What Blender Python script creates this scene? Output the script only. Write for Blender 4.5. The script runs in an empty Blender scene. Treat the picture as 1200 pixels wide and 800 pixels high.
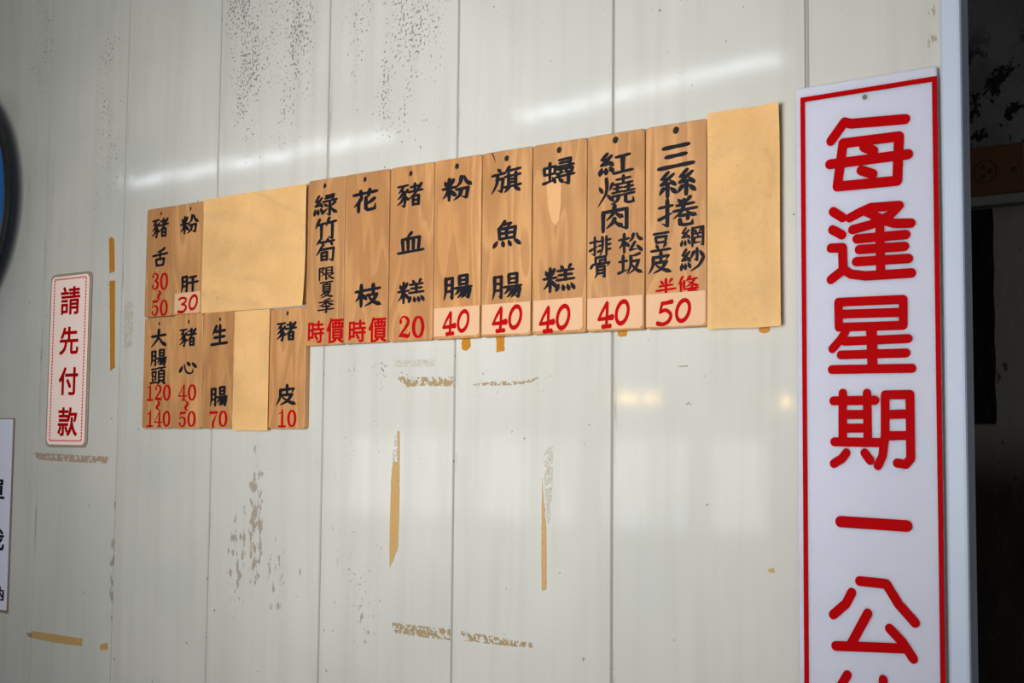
import bpy, bmesh, math, random
from mathutils import Vector, Matrix, noise
random.seed(7)
S = bpy.context.scene
COL = S.collection

# ------------------------------------------------------------------ camera
F = 1548.1
YAW, PITCH, ROLL = 0.658085, 0.0714587, 0.00887531
CAM = Vector((1.2, -1.55, 1.60))
_f = Vector((-math.sin(YAW)*math.cos(PITCH), math.cos(YAW)*math.cos(PITCH), math.sin(PITCH)))
_r = Vector((math.cos(YAW), math.sin(YAW), 0))
_u = _r.cross(_f)
R_ = math.cos(ROLL)*_r + math.sin(ROLL)*_u
U_ = math.cos(ROLL)*_u - math.sin(ROLL)*_r
cd = bpy.data.cameras.new('camera'); cam = bpy.data.objects.new('camera', cd); COL.objects.link(cam)
M = Matrix((R_, U_, -_f)).transposed().to_4x4(); M.translation = CAM
cam.matrix_world = M
cd.sensor_width = 36; cd.lens = F/1200*36; cd.clip_start = .02
S.camera = cam

def at(px, py, Y=0.0):
    """world point on the plane y=Y seen at a photo pixel"""
    d = _f + R_*((px-600)/F) + U_*((400-py)/F)
    return CAM + d*((Y-CAM.y)/d.y)

# ------------------------------------------------------------------ light
S.view_settings.view_transform = 'Standard'; S.view_settings.look = 'None'
S.view_settings.gamma = 1; S.view_settings.use_curve_mapping = False
S.view_settings.exposure = -0.62
wd = bpy.data.worlds.new('world'); S.world = wd; wd.use_nodes = True
wd.node_tree.nodes['Background'].inputs[0].default_value = (.80, .88, 1, 1)
wd.node_tree.nodes['Background'].inputs[1].default_value = 0.13

def area(name, loc, target, sx, sy, power, color=(1, 1, 1)):
    l = bpy.data.lights.new(name, 'AREA'); l.shape = 'RECTANGLE'; l.size = sx; l.size_y = sy
    l.energy = power; l.color = color
    o = bpy.data.objects.new(name, l); COL.objects.link(o); o.location = loc
    o.rotation_euler = (Vector(target)-Vector(loc)).to_track_quat('-Z', 'Y').to_euler()
    return o
# added front and side lights, then daylight through the open side of the shop
area('added_front_light', (.45, -2.15, 1.70), (-.22, 0, 1.90), 1.0, .9, 23, (1, .985, .96)).data.spread = math.radians(74)  # unseen main light, added with a narrow spread to darken the wall's edges
area('added_side_light', (1.9, -1.9, 1.9), (.5, 0, 1.75), .8, 1.0, 9, (.93, .97, 1))  # unseen light added at the right to brighten the jamb
for k, (x, w) in enumerate(((-3.1, .3), (-2.75, .14), (-2.35, .2), (-2.05, .1), (-1.7, .16), (-1.5, .1), (-1.2, .22), (-.85, .12))):
    area('street_daylight', (x, -3.0, 1.42), (x+1.2, 0, 1.62), w, .36, 2.0*w/.5, (.95, .97, 1))
# two ceiling fluorescent tubes, mirrored in the glossy wall
def tube(a, b, power):
    a, b = Vector(a), Vector(b); d = b-a
    o = area('fluorescent_tube_light', (a+b)/2, (0, 0, 0), d.length, .035, power, (.86, .93, 1))
    o.rotation_euler = (math.radians(68), -math.asin(d.z/d.length), 0)
tube((-3.99, -2.2, 2.765), (-2.32, -2.2, 2.775), 2.6)
tube((-1.67, -2.2, 2.75), (-.65, -2.2, 2.80), 1.7)
for x, z, e in ((-1.21, 1.73, .5), (-1.125, 1.73, .5), (-.62, 1.71, .5)):
    l = bpy.data.lights.new('warm_bulb_light', 'POINT'); l.energy = e; l.shadow_soft_size = .02; l.color = (1, .62, .16)
    o = bpy.data.objects.new('warm_bulb_light', l); COL.objects.link(o); o.location = (x, -2.2, z)

# ------------------------------------------------------------------ materials
def srgb(r, g, b):
    f = lambda c: (c/255/12.92) if c/255 <= .04045 else ((c/255+.055)/1.055)**2.4
    return (f(r), f(g), f(b), 1)

class NT:
    def __init__(self, name):
        self.m = bpy.data.materials.new(name); self.m.use_nodes = True
        self.t = self.m.node_tree; self.b = self.t.nodes['Principled BSDF']
    def n(self, kind, **kw):
        x = self.t.nodes.new(kind)
        for k, v in kw.items(): setattr(x, k, v)
        return x
    def link(self, a, b): self.t.links.new(a, b)
    def set(self, sock, v):
        if hasattr(v, 'is_linked') or isinstance(v, bpy.types.NodeSocket): self.link(v, sock)
        else: sock.default_value = v
    def math(self, op, a, b=0.0, c=None, clamp=False):
        x = self.n('ShaderNodeMath', operation=op); x.use_clamp = clamp
        self.set(x.inputs[0], a); self.set(x.inputs[1], b)
        if c is not None: self.set(x.inputs[2], c)
        return x.outputs[0]
    def ramp(self, v, a, b, lo=0.0, hi=1.0, smooth=True):
        x = self.n('ShaderNodeMapRange'); x.interpolation_type = 'SMOOTHSTEP' if smooth else 'LINEAR'
        self.set(x.inputs[0], v); self.set(x.inputs[1], a); self.set(x.inputs[2], b)
        x.inputs[3].default_value = lo; x.inputs[4].default_value = hi
        return x.outputs[0]
    def coord(self):
        return self.n('ShaderNodeTexCoord').outputs['Object']
    def geo(self):
        return self.n('ShaderNodeNewGeometry').outputs['Position']
    def mapping(self, v, scale=(1, 1, 1), loc=(0, 0, 0), rot=(0, 0, 0)):
        x = self.n('ShaderNodeMapping'); self.link(v, x.inputs[0])
        self.set(x.inputs[1], loc); x.inputs[2].default_value = rot; x.inputs[3].default_value = scale
        return x.outputs[0]
    def noise(self, v, scale, detail=3, rough=.55, dist=0, w=None):
        x = self.n('ShaderNodeTexNoise')
        if w is not None:
            x.noise_dimensions = '4D'; self.set(x.inputs['W'], w)
        self.link(v, x.inputs['Vector']); x.inputs['Scale'].default_value = scale
        x.inputs['Detail'].default_value = detail; x.inputs['Roughness'].default_value = rough
        x.inputs['Distortion'].default_value = dist
        return x.outputs[0]
    def mix(self, fac, a, b, blend='MIX'):
        x = self.n('ShaderNodeMix', data_type='RGBA', blend_type=blend)
        self.set(x.inputs[0], fac); self.set(x.inputs[6], a); self.set(x.inputs[7], b)
        return x.outputs[2]
    def bump(self, h, strength=.2, dist=.001):
        x = self.n('ShaderNodeBump'); x.inputs['Strength'].default_value = strength
        x.inputs['Distance'].default_value = dist; self.link(h, x.inputs['Height'])
        self.link(x.outputs[0], self.b.inputs['Normal']); return x
    def fin(self, color=None, rough=None, **kw):
        if color is not None: self.set(self.b.inputs['Base Color'], color)
        if rough is not None: self.set(self.b.inputs['Roughness'], rough)
        for k, v in kw.items(): self.set(self.b.inputs[k.replace('_', ' ')], v)
        return self.m

def flat(name, rgb, rough=.6, var=.12, scale=60, **kw):
    t = NT(name); c = srgb(*rgb)
    nz = t.noise(t.geo(), scale, 3)
    d = tuple(x*(1-var) for x in c[:3])+(1,)
    return t.fin(t.mix(nz, d, c), rough, **kw)

def wall_material():
    t = NT('cream_panel'); P = t.geo()
    sx = t.n('ShaderNodeSeparateXYZ'); t.link(P, sx.inputs[0]); X, Z = sx.outputs[0], sx.outputs[2]
    def blob(cx, cz, rx, rz, k):
        a = t.math('DIVIDE', t.math('SUBTRACT', X, cx), rx); b = t.math('DIVIDE', t.math('SUBTRACT', Z, cz), rz)
        q = t.math('ADD', t.math('MULTIPLY', a, a), t.math('MULTIPLY', b, b))
        return t.math('MULTIPLY', t.ramp(q, 1.0, 0.0), k)
    def total(lst):
        s = None
        for l in lst:
            v = blob(*l); s = v if s is None else t.math('MAXIMUM', s, v)
        return s
    # fine mildew specks, dense in the upper panels
    up = total([(-.60, 2.40, .11, .50, 1.05), (-.49, 2.40, .13, .48, .95), (-.24, 2.28, .18, .38, .85), (-1.02, 2.22, .085, .36, .8),
                (-1.26, 2.42, .11, .26, .75), (.02, 2.22, .16, .20, .5), (.28, 2.24, .22, .16, .5), (.55, 2.15, .12, .1, .35),
                (-.27, 1.70, .12, .045, .8), (.0, 1.68, .17, .07, .55), (-.30, 1.58, .09, .14, .5), (-.17, 1.62, .06, .12, .5), (.13, 1.66, .03, .14, .6), (-.55, 1.58, .12, .06, .55), (-.30, 1.40, .10, .14, .62), (-1.26, 1.75, .05, .2, .5), (.30, 1.69, .1, .06, .5)])
    v1 = t.noise(t.mapping(P, (1, 1, .85)), 215, 2, .5)
    patch = t.noise(t.mapping(P, (1, 1, .35)), 22, 4, .6)
    dens = t.math('MULTIPLY', up, t.ramp(patch, .34, .62, .45, 1.0))
    thr = t.ramp(dens, 0, 1, .80, .50, smooth=False)
    speck = t.ramp(t.math('SUBTRACT', v1, thr), 0.0, .05)
    # larger brown chips and runs low on the wall
    low = total([(-.555, 1.45, .035, .20, 1.0), (-.60, 1.38, .05, .17, .85), (-.50, 1.36, .045, .14, .8), (-.63, 1.56, .06, .05, .45), (-.45, 1.36, .03, .06, .7),
                 (-.34, 1.40, .10, .20, .62), (-.29, 1.31, .06, .12, .75), (-1.235, 1.4, .03, .35, .55), (-.957, 1.36, .012, .2, .9), (-1.20, 1.2, .2, .02, .6),
                 (.25, 1.70, .2, .05, .4), (.32, 1.66, .06, .04, .3), (-.17, 1.55, .07, .12, .3), (-1.06, 1.3, .04, .06, .4), (.64, 2.1, .012, .05, .9), (.05, 1.25, .06, .25, .42)])
    v2 = t.noise(t.mapping(P, (1, 1, .5)), 88, 5, .62)
    thr2 = t.ramp(low, 0, 1, .86, .47, smooth=False)
    chip = t.ramp(t.math('SUBTRACT', v2, thr2), 0.0, .04)
    # sparse single specks everywhere
    v3 = t.noise(P, 95, 1, .4)
    dot = t.ramp(v3, .765, .79)
    seam = None
    for s in (-1.222, -.955, -.678, -.395, -.109, .180, .477):
        d = t.ramp(t.math('ABSOLUTE', t.math('SUBTRACT', X, s+.004)), 0.0, .006, 1, 0)
        seam = d if seam is None else t.math('MAXIMUM', seam, d)
    vs = t.noise(t.mapping(P, (1, 1, .12)), 50, 4, .6)
    seamdirt = t.math('MULTIPLY', seam, t.ramp(vs, .52, .66, 0, .6))
    streak = t.noise(t.mapping(P, (1, 1, .06)), 26, 3, .6)
    cloud = t.noise(P, 3.2, 3, .5)
    base = t.mix(t.ramp(cloud, .3, .7), srgb(176, 177, 172), srgb(186, 185, 178))
    base = t.mix(t.ramp(streak, .40, .8, 0, .50), base, srgb(166, 164, 154))
    c = t.mix(t.math('MULTIPLY', speck, .75), base, srgb(96, 87, 78))
    c = t.mix(t.math('MULTIPLY', chip, .62), c, srgb(118, 100, 78))
    c = t.mix(t.math('MULTIPLY', dot, .7), c, srgb(96, 88, 80))
    groove_shade = None
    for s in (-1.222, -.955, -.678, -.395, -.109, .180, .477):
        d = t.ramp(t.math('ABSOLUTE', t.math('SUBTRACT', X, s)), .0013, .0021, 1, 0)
        groove_shade = d if groove_shade is None else t.math('MAXIMUM', groove_shade, d)
    c = t.mix(t.math('MULTIPLY', groove_shade, .5), c, srgb(70, 62, 60))  # shade of the panel grooves painted into the wall colour
    c = t.mix(seamdirt, c, srgb(120, 108, 92))
    fine = t.noise(t.mapping(P, (1, 1, .03)), 260, 2, .5)
    wav = t.noise(t.mapping(P, (1, 1, .22)), 9, 2, .5)
    h = t.math('ADD', t.math('MULTIPLY', fine, .02), t.math('ADD', t.math('MULTIPLY', wav, 1.0), t.math('MULTIPLY', speck, -.05)))
    t.bump(h, .16, .004)
    rough = t.math('ADD', t.ramp(streak, .3, .7, .06, .095), t.math('MULTIPLY', t.math('MAXIMUM', speck, chip), .3))
    return t.fin(c, rough, IOR=1.5)

def wood_material(name, light, mid, dark):
    t = NT(name); O = t.coord()
    info = t.n('ShaderNodeObjectInfo').outputs['Random']
    w = t.math('MULTIPLY', info, 37.0)
    big = t.noise(t.mapping(O, (1, 1, .16)), 16, 2, .5, .3, w)
    rings = t.math('FRACT', t.math('MULTIPLY', big, 8.0))
    band = t.math('MULTIPLY', t.ramp(rings, 0, .62), t.ramp(rings, 1.0, .9))
    fib = t.noise(t.mapping(O, (1, 1, .035)), 420, 3, .6, 0, w)
    mott = t.noise(t.mapping(O, (1, 1, .5)), 34, 4, .6, 0, w)
    c = t.mix(t.ramp(big, .38, .66), srgb(*light), srgb(*mid))
    c = t.mix(t.math('MULTIPLY', band, .4), c, srgb(*dark))
    c = t.mix(t.ramp(fib, .45, .75, 0, .28), c, srgb(*dark))
    c = t.mix(t.ramp(mott, .5, .78, 0, .25), c, srgb(*dark))
    hue = t.n('ShaderNodeHueSaturation'); t.link(c, hue.inputs['Color'])
    t.link(t.math('ADD', t.math('MULTIPLY', info, .14), .93), hue.inputs['Value'])
    t.bump(fib, .08, .0006)
    return t.fin(hue.outputs[0], .5)

def paper_material():
    t = NT('kraft_paper'); O = t.coord(); info = t.n('ShaderNodeObjectInfo').outputs['Random']
    w = t.math('MULTIPLY', info, 20)
    a = t.noise(O, 14, 3, .5, 0, w); b = t.noise(O, 150, 3, .6, 0, w); s = t.noise(O, 60, 1, .4, 0, w)
    c = t.mix(t.ramp(a, .3, .7), srgb(236, 200, 138), srgb(245, 210, 150))
    c = t.mix(t.ramp(b, .5, .75, 0, .22), c, srgb(196, 156, 100))
    c = t.mix(t.ramp(s, .76, .8, 0, .6), c, srgb(150, 112, 70))
    t.bump(t.noise(t.mapping(O, (1, 1, .5)), 20, 3, .6, .3, w), .12, .002)
    return t.fin(c, .8)

def residue_material(name, rgb, dark, cover):
    t = NT(name); P = t.geo()
    nz = t.noise(t.mapping(P, (1, 1, 1)), 130, 4, .62)
    c = t.mix(t.noise(P, 300, 3), srgb(*dark), srgb(*rgb))
    a = t.ramp(nz, 1-cover-.03, 1-cover+.03)
    return t.fin(c, .7, Alpha=a)

MAT = dict(
    wall=wall_material(),
    wood=wood_material('menu_wood', (184, 136, 86), (172, 123, 74), (130, 87, 48)),
    paper=paper_material(),
    ink=flat('black_brush_paint', (16, 17, 27), .6, .3, 200, Specular_IOR_Level=.2),
    red=flat('red_brush_paint', (164, 8, 14), .6, .15, 200, Specular_IOR_Level=.04),
    sticker=flat('price_paper', (200, 160, 124), .7, .12, 40),
    amber=flat('old_amber_tape', (176, 116, 22), .35, .25, 90),
    tan=flat('dried_tape_glue', (178, 144, 90), .6, .2, 150),
    res=residue_material('tape_residue', (160, 138, 100), (128, 104, 70), .50),
    fade=residue_material('faded_residue', (178, 174, 162), (162, 156, 140), .50),
    purple=residue_material('purple_residue', (150, 130, 128), (156, 130, 90), .52),
    sgnred=flat('sign_red', (158, 0, 4), .55, .06, 50, Specular_IOR_Level=.03),
    plate=flat('plaque_plastic', (236, 214, 204), .3, .04, 30),
    edge=flat('plaque_edge', (150, 138, 118), .5, .25, 120),
    pink=flat('plaque_dash_red', (206, 40, 70), .5, .1, 100),
    poster=flat('poster_sheet', (206, 208, 226), .3, .03, 20),
    postedge=flat('poster_edge', (128, 112, 92), .6, .2, 90),
    jamb=flat('white_painted_jamb', (174, 184, 202), .42, .10, 12),
    blue=flat('blue_disc_face', (4, 84, 146), .45, .12, 30),
    black=flat('black_rim', (14, 14, 16), .4, .2, 60),
    steel=flat('nail_steel', (120, 112, 104), .4, .2, 200, Metallic=.8),
    cloth=flat('black_strip', (14, 16, 26), .75, .3, 60),
    brown=flat('brown_socket_board', (104, 66, 30), .6, .35, 40),
    brownd=flat('socket_mark', (44, 28, 18), .6, .2, 80),
    beam=flat('grey_beam', (136, 132, 124), .6, .2, 20),
)
t = NT('white_acrylic')
MAT['acrylic'] = t.fin(srgb(194, 193, 209), .16, Subsurface_Weight=1.0, Subsurface_Scale=.02)
MAT['acrylic'].node_tree.nodes['Principled BSDF'].inputs['Subsurface Radius'].default_value = (1, .8, .8)

def grime_material():
    t = NT('grimy_panel'); P = t.geo()
    a = t.noise(t.mapping(P, (1, 1, .5)), 7, 5, .65); b = t.noise(t.mapping(P, (1, 1, .5)), 34, 4, .6); cc = t.noise(P, 20, 5, .7)
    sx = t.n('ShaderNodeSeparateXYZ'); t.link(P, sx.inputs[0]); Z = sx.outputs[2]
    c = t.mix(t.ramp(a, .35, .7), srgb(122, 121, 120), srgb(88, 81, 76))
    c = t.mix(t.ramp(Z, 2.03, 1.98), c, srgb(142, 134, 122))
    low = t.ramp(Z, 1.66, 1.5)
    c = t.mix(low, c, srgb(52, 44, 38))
    zone = t.math('MULTIPLY', t.ramp(Z, 2.05, 2.12), t.ramp(Z, 2.36, 2.26))
    blk = t.math('MULTIPLY', t.ramp(cc, .52, .56), zone)
    c = t.mix(blk, c, srgb(18, 17, 17))
    dots = t.ramp(b, .66, .69)
    c = t.mix(t.math('MULTIPLY', dots, .8), c, srgb(26, 22, 20))
    t.bump(t.math('ADD', a, t.math('MULTIPLY', cc, .5)), .5, .01)
    return t.fin(c, t.ramp(b, .3, .7, .28, .5))
MAT['grime'] = grime_material()

# ------------------------------------------------------------------ object helpers
def empty(name, loc, label, cat, group=None):
    o = bpy.data.objects.new(name, None); COL.objects.link(o); o.location = loc
    o.empty_display_size = .02
    return tag(o, label, cat, group)
def tag(o, label, cat, group=None):
    o['label'] = label; o['category'] = cat
    if group: o['group'] = group
    return o
def link(name, me, mat, parent=None, origin=None):
    """links a mesh given in world coordinates; its origin goes to the parent's (or the given) place"""
    o = bpy.data.objects.new(name, me); COL.objects.link(o)
    if parent is not None:
        org = Vector((0, 0, 0)); p = parent
        while p is not None: org += p.location; p = p.parent
        me.transform(Matrix.Translation(-org)); o.parent = parent
    elif origin is not None:
        me.transform(Matrix.Translation(-Vector(origin))); o.location = origin
    me.materials.clear(); me.materials.append(mat)
    return o
def structure(o):
    o['kind'] = 'structure'; return o
def mesh_of(bm, name):
    bmesh.ops.recalc_face_normals(bm, faces=bm.faces)
    me = bpy.data.meshes.new(name); bm.to_mesh(me); bm.free(); return me
def box_into(bm, x0, x1, y0, y1, z0, z1):
    v = [bm.verts.new((x, y, z)) for x in (x0, x1) for y in (y0, y1) for z in (z0, z1)]
    for f in ((0, 1, 3, 2), (4, 6, 7, 5), (0, 4, 5, 1), (2, 3, 7, 6), (0, 2, 6, 4), (1, 5, 7, 3)):
        bm.faces.new([v[i] for i in f])
def box_mesh(name, x0, x1, y0, y1, z0, z1, bevel=0):
    bm = bmesh.new(); box_into(bm, x0, x1, y0, y1, z0, z1)
    if bevel: bmesh.ops.bevel(bm, geom=bm.edges[:], offset=bevel, segments=2, affect='EDGES', profile=.5)
    return mesh_of(bm, name)

def plate_mesh(name, loops, y_front, y_back, bevel=0.0):
    """extruded flat shape: loops of (x, z), the first the outline, the others holes"""
    cu = bpy.data.curves.new(name, 'CURVE'); cu.dimensions = '2D'; cu.fill_mode = 'BOTH'
    cu.extrude = max(0, abs(y_back-y_front)/2-bevel); cu.bevel_depth = bevel; cu.bevel_resolution = 1
    cu.offset = -bevel
    for lp in loops:
        sp = cu.splines.new('POLY'); sp.points.add(len(lp)-1); sp.use_cyclic_u = True
        for p, (x, z) in zip(sp.points, lp): p.co = (x, z, 0, 1)
    o = bpy.data.objects.new(name, cu); COL.objects.link(o)
    dg = bpy.context.evaluated_depsgraph_get()
    me = bpy.data.meshes.new_from_object(o.evaluated_get(dg))
    bpy.data.objects.remove(o); bpy.data.curves.remove(cu)
    ym = (y_front+y_back)/2
    # curve (x, y, z) -> world (x, -z, y)
    me.transform(Matrix(((1, 0, 0, 0), (0, 0, -1, ym), (0, 1, 0, 0), (0, 0, 0, 1))))
    me.name = name; return me

def rrect(x0, x1, z0, z1, r, n=5):
    pts = []
    for cx, cz, a0 in ((x1-r, z1-r, 0), (x0+r, z1-r, 90), (x0+r, z0+r, 180), (x1-r, z0+r, 270)):
        for k in range(n+1):
            a = math.radians(a0+90*k/n); pts.append((cx+r*math.cos(a), cz+r*math.sin(a)))
    return pts
def circ(cx, cz, r, n=20, rz=None):
    rz = rz or r
    return [(cx+r*math.cos(2*math.pi*k/n), cz+rz*math.sin(2*math.pi*k/n)) for k in range(n)]

# ------------------------------------------------------------------ brush lettering
PROF = {'h': (.85, 1.05, .82, 1.0, .85), 's': (.9, 1.15, .95, .95, .75), 'p': (1.05, 1.15, .95, .6, .25),
        'n': (.35, .65, .95, 1.4, .4), 'd': (.45, .85, 1.2, 1.25, .8), 't': (1.1, 1.1, .85, .55, .25),
        'k': (.9, 1.05, 1.0, .9, .28), 'z': (.85, 1.05, 1.0, 1.0, .85), 'm': (1, 1, 1, 1, 1)}
SMOOTH = set('pndt')

def catmull(P):
    if len(P) < 3: return P
    out = []
    for i in range(len(P)-1):
        p0 = P[max(i-1, 0)]; p1 = P[i]; p2 = P[i+1]; p3 = P[min(i+2, len(P)-1)]
        for k in range(5):
            s = k/5
            out.append(tuple(.5*((2*b)+(-a+c)*s+(2*a-5*b+4*c-d)*s*s+(-a+3*b-3*c+d)*s**3) for a, b, c, d in zip(p0, p1, p2, p3)))
    out.append(P[-1]); return out

class Ink:
    """collects flat painted strokes; coordinates are world x, z"""
    def __init__(self, y): self.bm = bmesh.new(); self.y = y; self.lift = 0
    def face(self, co):
        a, b, c = (Vector(q) for q in (co[0], co[1], co[2]))
        n = (b-a).cross(c-a)
        if n.y > 0: co = co[::-1]          # all paint faces the room
        self.bm.faces.new([self.bm.verts.new(q) for q in co])
    def path(self, pts, wid, tf=lambda x, z: (x, z), caps=True, closed=False):
        """pts in local units with width per point; tf maps local to world"""
        if not closed and len(pts) > 2:      # break the band at sharp corners so that it never folds
            for i in range(1, len(pts)-1):
                a, b, c = pts[i-1], pts[i], pts[i+1]
                t1 = math.atan2(b[1]-a[1], b[0]-a[0]); t2 = math.atan2(c[1]-b[1], c[0]-b[0])
                if abs((t2-t1+math.pi) % (2*math.pi)-math.pi) > .45:
                    self.path(pts[:i+1], wid[:i+1], tf, caps); self.path(pts[i:], wid[i:], tf, caps); return
        self.lift += 1; yy = self.y-2e-5*self.lift
        n = len(pts)
        if closed: pts = list(pts)+[pts[0]]; wid = list(wid)+[wid[0]]; n += 1
        L, Rr = [], []
        for i in range(n):
            a = pts[max(i-1, 0)]; b = pts[min(i+1, n-1)]
            if closed and i in (0, n-1): a = pts[n-2]; b = pts[1]
            dx, dy = b[0]-a[0], b[1]-a[1]; l = math.hypot(dx, dy) or 1
            nx, ny = -dy/l, dx/l; w = wid[i]/2
            L.append(tf(pts[i][0]+nx*w, pts[i][1]+ny*w)); Rr.append(tf(pts[i][0]-nx*w, pts[i][1]-ny*w))
        for i in range(n-1):
            q = [L[i], L[i+1], Rr[i+1], Rr[i]]
            self.face([(x, yy, z) for x, z in q])
        if caps and not closed:
            for i in range(n):
                sharp = i in (0, n-1)
                if not sharp:
                    a, b, c = pts[i-1], pts[i], pts[i+1]
                    a1 = math.atan2(b[1]-a[1], b[0]-a[0]); a2 = math.atan2(c[1]-b[1], c[0]-b[0])
                    sharp = abs((a2-a1+math.pi) % (2*math.pi)-math.pi) > .25
                if sharp and wid[i] > 0:
                    w = wid[i]/2
                    self.lift += 1; yd = self.y-2e-5*self.lift
                    c = [tf(pts[i][0]+w*math.cos(2*math.pi*k/12), pts[i][1]+w*math.sin(2*math.pi*k/12)) for k in range(12)]
                    self.face([(x, yd, z) for x, z in c])
    def stroke(self, code, width, tf):
        ty = code[0]; nums = [float(v) for v in code[1:].split(',')]
        P = list(zip(nums[::2], nums[1::2]))
        if ty == 'v':   # x, y, width triples
            T = catmull([tuple(nums[i:i+3]) for i in range(0, len(nums), 3)])
            self.path([q[:2] for q in T], [max(q[2], .5) for q in T], tf); return
        if ty == 'o':   # ring: cx, cy, rx, ry, width
            cx, cy, rx, ry, w = nums[:5]; sl = nums[5] if len(nums) > 5 else 0
            pts = []; ws = []
            for k in range(28):
                a = 2*math.pi*k/28
                pts.append((cx+rx*math.cos(a)-sl*math.sin(a), cy+ry*math.sin(a)))
                ws.append(w*(1 if len(nums) < 7 else (nums[6]+(1-nums[6])*abs(math.cos(a)))))
            self.path(pts, ws, tf, closed=True); return
        if ty in SMOOTH: P = catmull(P)
        # resample
        ln = [0]
        for a, b in zip(P, P[1:]): ln.append(ln[-1]+math.hypot(b[0]-a[0], b[1]-a[1]))
        tot = ln[-1] or 1; pts = []; ws = []
        for i in range(len(P)-1):
            seg = ln[i+1]-ln[i]; m = max(1, int(seg/6))
            for k in range(m):
                s = (ln[i]+seg*k/m)/tot
                pts.append((P[i][0]+(P[i+1][0]-P[i][0])*k/m, P[i][1]+(P[i+1][1]-P[i][1])*k/m)); ws.append(s)
        pts.append(P[-1]); ws.append(1.0)
        pr = PROF[ty]; st = (0, .14, .5, .84, 1)
        if ty == 'k':
            st = (0, .1, .5, max(.55, ln[-2]/tot), 1)
        def wd(s):
            for j in range(4):
                if s <= st[j+1]: return pr[j]+(pr[j+1]-pr[j])*(s-st[j])/(st[j+1]-st[j])
            return pr[4]
        self.path(pts, [width*1.22*wd(s) for s in ws], tf)
    def glyph(self, strokes, x0, x1, ztop, zbot, width, slant=.05):
        def tf(x, y):
            y = y-slant*(x-50)
            return (x0+(x1-x0)*x/100, ztop+(zbot-ztop)*y/100)
        for s in strokes: self.stroke(s, width, tf)
    def build(self, name, mat, parent):
        me = bpy.data.meshes.new(name); self.bm.to_mesh(me); self.bm.free()
        return link(name, me, mat, parent)

def sub(codes, x0, y0, x1, y1):
    out = []
    for c in codes:
        n = [float(v) for v in c[1:].split(',')]
        out.append(c[0]+','.join('%.1f' % (x0+(x1-x0)*v/100 if i % 2 == 0 else y0+(y1-y0)*v/100) for i, v in enumerate(n)))
    return out
W_ = str.split
mi = W_('d16,12,32,34 p80,8,66,34 h2,44,98,42 s50,2,50,98 p48,46,30,70,2,86 d56,50,76,66,98,80')
si = W_('z54,2,22,26,54,30 z82,14,20,50,78,46 d66,36,90,56 d18,64,8,92 d46,66,48,90 d74,62,92,84')
si2 = W_('z54,2,20,26,56,28 z82,12,16,48,78,44 d66,34,92,54 s50,52,50,98 p28,62,6,86 d70,62,96,84')
shi = W_('h8,8,92,6 p52,10,38,24,10,36 k30,24,60,34,74,62,62,98,40,90 p50,38,32,52,4,62 p60,56,36,76,2,88 p90,26,64,46 n66,46,80,60,100,72')
ri = W_('s12,4,12,98 z12,6,88,4,88,98 h14,50,86,49 h14,92,86,92')
yue = W_('p18,4,18,60,0,98 k18,6,86,4,86,94,64,86 h20,34,84,33 h20,62,84,61')
mu = W_('h2,30,98,26 s52,0,52,98 p50,32,32,56,0,74 d56,40,76,54,98,66')
kou = W_('s4,0,12,98 z4,4,96,2,86,94 h12,90,86,90')
zhe = W_('h16,14,80,12 s46,0,46,32 h0,36,100,33 p92,4,58,38,4,70')+sub(ri, 28, 54, 80, 100)
yang = sub(ri, 20, 0, 82, 42)+W_('h0,54,100,52 p32,54,20,70,2,82 k30,66,94,64,84,98,66,90 p52,66,40,82,18,96 p74,66,62,84,42,98')
dou = W_('h12,8,90,6')+sub(kou, 20, 24, 82, 56)+W_('d26,64,36,82 p76,62,64,82 h0,94,100,92')
ye = W_('h2,6,98,4 p54,8,38,22 s16,22,16,80 z16,24,86,23,86,80 h18,42,84,41 h18,60,84,59 h16,79,86,79 p36,82,2,100 d62,82,98,100')
chong = W_('s6,20,8,52 z6,22,92,18,88,50 h8,52,88,50 s50,0,50,84 t2,90,86,80 d72,66,92,92')
zhu = W_('p20,0,2,62 h18,34,48,32 d32,42,42,84 p66,0,50,58 h64,34,100,30 d80,42,90,86')
shou = W_('h0,26,90,22 k56,0,56,94,20,84 t0,68,94,48')
gao = W_('d24,0,36,14 p78,0,66,14 h6,20,92,18 h14,37,86,36 s50,18,50,58 h2,56,98,54 d12,72,0,96 d36,76,40,96 d62,76,70,96 d84,72,100,94')
tu = W_('h8,34,92,32 s50,4,50,82 t0,90,100,76')
pi = W_('p20,22,18,62,0,98 k20,24,88,20,78,40 s54,0,54,48 z28,50,80,48,78,54 p78,50,56,80,20,98 n30,58,58,80,100,98')
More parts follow.
